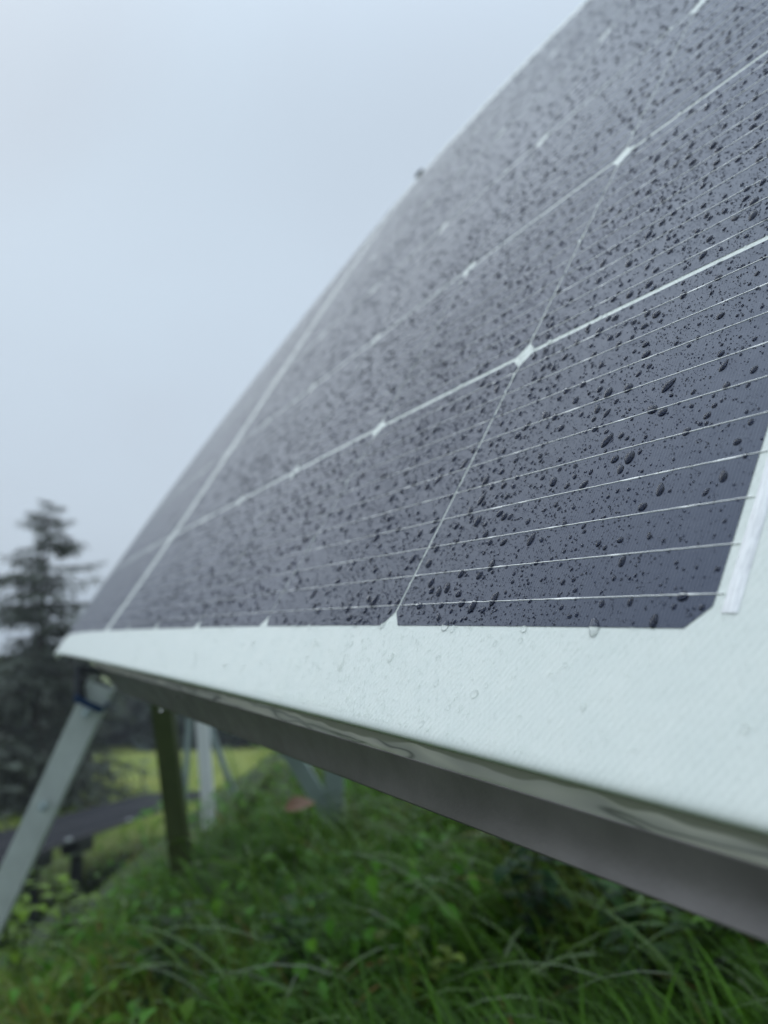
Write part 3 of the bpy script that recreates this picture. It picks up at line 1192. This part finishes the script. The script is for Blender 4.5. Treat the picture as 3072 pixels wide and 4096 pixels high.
def weed(x, y, h, ns, lsz, col, label, group=None):
    """leafy weed: stems with opposite leaves"""
    z = float(ground_z(x, y))
    rt = empty('leafy_weed', (x, y, z))
    tag(rt, label, 'weed', group)
    st, lf = MB(), MB()
    for k in range(ns):
        an = random.uniform(0, 6.28)
        lean = random.uniform(.1, .55)
        hk = h * random.uniform(.7, 1.1)
        pts = [np.array([x, y, z]) + np.array([math.cos(an) * lean * hk * t * t + random.uniform(-.02, .02), math.sin(an) * lean * hk * t * t + random.uniform(-.02, .02), hk * t - .01])
               for t in (0, .35, .7, 1)]
        st.tube(pts, [.0025, .002, .0016, .001], 5, (.05, .08, .02, 1))
        nl = random.randint(4, 6)
        for q in range(nl):
            t = .2 + .8 * q / (nl - 1)
            i = min(int(t * 3), 2)
            p = pts[i] + (pts[i + 1] - pts[i]) * (t * 3 - i)
            a0 = random.uniform(0, 6.28)
            for s_ in (0, math.pi):
                dr_ = np.array([math.cos(a0 + s_), math.sin(a0 + s_), random.uniform(-.1, .6)])
                c = np.array(col) * random.uniform(.65, 1.35)
                leaf_piece(lf, p, dr_, np.array([0, 0, 1.0]), lsz * random.uniform(.7, 1.2) * (1.15 - .5 * t), lsz * random.uniform(.4, .6), c)
    st.build('stem', M['weed'], rt, True)
    lf.build('foliage', M['weed'], rt, True)


def on_ground(xp, yp):
    """where a line of sight meets the bank"""
    for d in np.arange(.5, 8, .01):
        p = at(xp, yp, d)
        if p[2] < float(ground_z(p[0], p[1])):
            return p
    return at(xp, yp, 3)


for (wx, wy, h, ns, ls, col, lab) in (
        (60, 3960, .26, 6, .055, (.15, .26, .02), 'lime green leafy weed on the crest of the bank beside the strut'),
        (230, 3860, .20, 5, .05, (.13, .23, .02), 'smaller yellow green weed right of the strut foot'),
        (2680, 4120, .24, 6, .060, (.045, .13, .02), 'dark green broad leaved weed under the near end of the rail'),
        (2150, 3830, .22, 5, .055, (.022, .085, .022), 'deep green weed clump half hidden by the dark rail'),
        (1180, 4080, .18, 5, .045, (.04, .11, .02), 'small mid green weed at the foot of the bank'),
        (640, 4060, .16, 5, .045, (.05, .11, .025), 'low weed with bluish wet leaves in the olive grass'),
        (2900, 4200, .20, 5, .05, (.09, .20, .02), 'fresh green weed in the near corner of the bank'),
        (1640, 4180, .16, 4, .04, (.16, .24, .02), 'bright yellow green sprig in the near grass'),
        (1050, 3260, .20, 6, .06, (.12, .19, .025), 'sunny green weed crowning the bank behind the rail'),
        (960, 3330, .18, 5, .055, (.09, .16, .02), 'leafy weed on the crest beside the white post')):
    p = on_ground(wx, wy)
    weed(p[0], p[1], h, ns, ls, col, lab)

# fallen leaf
p = on_ground(1195, 3500)
lm = MB()
leaf_piece(lm, p + np.array([-.03, -.06, .17]), np.array([1, .2, .45]), np.array([0, -.6, 1.0]), .075, .05, (.2, .12, .07))
tag(lm.build('fallen_leaf', M['dry'], None, True), 'single brown fallen leaf caught in the green grass', 'leaf')

# ------------------------------------------------------------------ trees
def spruce(name, pos, height, rad, seed, label, group=None, tint=(.085, .100, .078), lean=0.0, dens=1.0, cat='tree'):
    g = random.Random(seed)
    rt = empty(name, pos)
    tag(rt, label, cat, group)
    pos = np.asarray(pos, float)
    tr = MB()
    tp = [pos + np.array([lean * t * height, 0, height * t]) for t in (0, .25, .5, .75, .97)]
    tp[0][2] -= .2
    tr.tube(tp, [height * .02, height * .016, height * .011, height * .006, height * .0015], 8)
    vs, fs, cs, n = [], [], [], 0
    nwh = int(38 * dens)
    for wi in range(nwh):
        t = .06 + .93 * wi / (nwh - 1)
        zc = height * t * (1 + .03 * g.uniform(-1, 1) * (t < .9))
        rl = rad * (1 - t)**.6 * (1.0 if t < .8 else .9) + rad * .13
        for k in range(g.randint(3, 5)):
            an = g.uniform(0, 6.28)
            ln = rl * g.uniform(.4, 1.3)
            dirx = np.array([math.cos(an), math.sin(an), 0])
            p0 = pos + np.array([lean * zc, 0, zc])
            rise = g.uniform(-.05, .35) if t > .5 else g.uniform(-.3, .15)
            pts = []
            for s in np.linspace(0, 1, 7):
                pts.append(p0 + dirx * ln * s + np.array([0, 0, ln * (rise * s - .35 * s * s + .25 * s**3)]))
            tr.tube(pts, np.linspace(.012 * ln + .004, .002, 7), 4)
            # hanging sprays along the branch
            for s in np.arange(.12, 1.0, .075 / max(.5, dens)):
                i = min(int(s * 6), 5)
                p = pts[i] + (pts[i + 1] - pts[i]) * (s * 6 - i)
                for side in (-1, 1):
                    sl = ln * .34 * (1.1 - s * .7) * g.uniform(.6, 1.3) + .05
                    d = dirx * g.uniform(.3, .9) + np.array([-dirx[1], dirx[0], 0]) * side * g.uniform(.4, 1.0) + np.array([0, 0, g.uniform(-.8, .1)])
                    d /= np.linalg.norm(d)
                    c = np.array(tint) * g.uniform(.55, 1.6)
                    for r_ in range(3):
                        q0 = p + d * sl * (r_ / 3)
                        dd_ = d + np.array([g.uniform(-.5, .5), g.uniform(-.5, .5), g.uniform(-.5, .3)])
                        dd_ /= np.linalg.norm(dd_)
                        sd = np.cross(dd_, (g.uniform(-1, 1), g.uniform(-1, 1), 1.0))
                        sd /= np.linalg.norm(sd) + 1e-9
                        l2, w2 = sl * .5 * g.uniform(.7, 1.3), sl * .085 * g.uniform(.7, 1.3)
                        vs += [q0 - sd * w2 * .3, q0 + sd * w2 * .3, q0 + dd_ * l2 * .6 + sd * w2, q0 + dd_ * l2, q0 + dd_ * l2 * .6 - sd * w2]
                        fs.append([n, n + 1, n + 2, n + 3, n + 4])
                        n += 5
                        cs += [(*c, 1)] * 5
    link('crown', mesh_np('crown', np.array(vs), [np.array(fs)], False, cols=np.array(cs)), M['needle'], rt)
    tr.build('trunk', M['bark'], rt, True)
    return rt


def tree_at(xp, d):
    p = at(xp, 2600, d)
    return np.array([p[0], p[1], float(ground_z(p[0], p[1]))])


p = tree_at(160, 14.0)
top_z = at(160, 1985, 14.0)[2]
spruce('spruce_tree', p, top_z - p[2], 1.75, 3, 'tall dark spruce with ragged drooping branches against the sky', dens=1.0)
p = tree_at(-130, 15.5)
spruce('spruce_tree', p, at(-130, 2900, 15.5)[2] - p[2], 1.5, 5, 'dark spruce cut by the edge of the photo, left of the tall one')
p = tree_at(300, 17.0)
spruce('spruce_tree', p, at(300, 2540, 17)[2] - p[2], 1.0, 8, 'lower dark spruce between the tall one and the panel corner')
# unseen spruces added out to the side to darken the panel's reflection
for xp, d, ht, lab in ((-640, 9.5, 4.6, 'added unseen spruce out to the side, next after the spruce cut by the frame'),
                       (-1150, 9.0, 5.8, 'tallest added unseen spruce, second to the side of the spruce cut by the frame'),
                       (-1900, 8.5, 5.2, 'added unseen spruce farthest out to the side of the bank')):
    p = tree_at(xp, d)
    spruce('spruce_tree', p, ht, 1.9, 20 + int(d * 10), lab)

# far wood: one dark mass of conifers and bushes closing the meadow
vs, fs, cs, n = [], [], [], 0
for k in range(46):
    xw = -26 + 30 * k / 45 + random.uniform(-.5, .5)
    yw = 29 + random.uniform(-1.5, 5)
    zb = float(ground_z(xw, yw))
    hgt, rd = random.uniform(2.8, 4.4), random.uniform(1.5, 2.4)
    shape = random.random()
    for q in range(900):
        t = random.random()**.8
        a = random.uniform(0, 6.28)
        rr = rd * ((1 - t)**.6 if shape < .5 else math.sin(math.pi * min(1, .15 + t * .85))**.6) * random.uniform(.55, 1.05)
        c = np.array([xw + rr * math.cos(a), yw + rr * math.sin(a), zb + hgt * t])
        e1_ = np.array([random.gauss(0, 1), random.gauss(0, 1), random.gauss(0, .6)])
        e2_ = np.array([random.gauss(0, 1), random.gauss(0, 1), random.gauss(0, .6)])
        e1_ *= .30 / np.linalg.norm(e1_)
        e2_ *= .30 / np.linalg.norm(e2_)
        vs += [c - e1_, c - e2_ * .6, c + e1_, c + e2_ * .6]
        fs.append([n, n + 1, n + 2, n + 3])
        n += 4
        cs += [(*(np.array((.050, .070, .058)) * random.uniform(.5, 1.5)), 1)] * 4  # tint lifted, putting some far haze into the colour
tag(link('wood', mesh_np('wood', np.array(vs), [np.array(fs)], False, cols=np.array(cs)), M['needle']),
    'dark wood closing the far side of the meadow', 'wood', kind='stuff')

# a bush by the lower row
def bush(x, y, r, col, label, k=700):
    z = float(ground_z(x, y))
    rt = empty('bush', (x, y, z))
    tag(rt, label, 'bush')
    m, s = MB(), MB()
    for i in range(k):
        d = np.array([random.gauss(0, 1), random.gauss(0, 1), abs(random.gauss(0, 1))])
        d /= np.linalg.norm(d)
        c = np.array([x, y, z]) + d * r * random.uniform(.35, 1.0) * np.array([1, 1, 1.1])
        leaf_piece(m, c, d + np.array([random.gauss(0, .6), random.gauss(0, .6), random.gauss(0, .6)]), np.array([.1, .1, 1.0]), .09, .05, np.array(col) * random.uniform(.5, 1.5))
    for i in range(7):
        a = random.uniform(0, 6.28)
        s.tube([(x, y, z - .05), (x + .3 * r * math.cos(a), y + .3 * r * math.sin(a), z + .4 * r), (x + .7 * r * math.cos(a), y + .7 * r * math.sin(a), z + .85 * r)], [.02, .014, .005], 5, (.05, .035, .025, 1))
    s.build('branch', M['bark'], rt, True)
    m.build('foliage', M['weed'], rt, True)


pb = at(480, 3420, 7.2)
bush(pb[0], pb[1], .42, (.030, .055, .018), 'dull green bush beside the lower row, between strut and olive post')

# ------------------------------------------------------------------ drizzle in the air
hm = bpy.data.materials.new('drizzle')
hm.use_nodes = True
hn = hm.node_tree
hn.nodes.clear()
ho = hn.nodes.new('ShaderNodeOutputMaterial')
hv = hn.nodes.new('ShaderNodeVolumePrincipled')
hv.inputs['Color'].default_value = (.86, .90, .94, 1)
hv.inputs['Density'].default_value = .0026
hn.links.new(hv.outputs[0], ho.inputs['Volume'])
zlo = float(GV[:, 2].min()) - 1.0
m = MB()
x0, x1, y0, y1, z1 = -165, 165, -65, 265, 9.0
m.add([(x0, y0, zlo), (x1, y0, zlo), (x1, y1, zlo), (x0, y1, zlo), (x0, y0, z1), (x1, y0, z1), (x1, y1, z1), (x0, y1, z1)],
      [[3, 2, 1, 0], [4, 5, 6, 7], [0, 1, 5, 4], [1, 2, 6, 5], [2, 3, 7, 6], [3, 0, 4, 7]])
tag(m.build('haze', hm), 'thin drizzle haze in the air over the meadow', 'haze', kind='stuff')
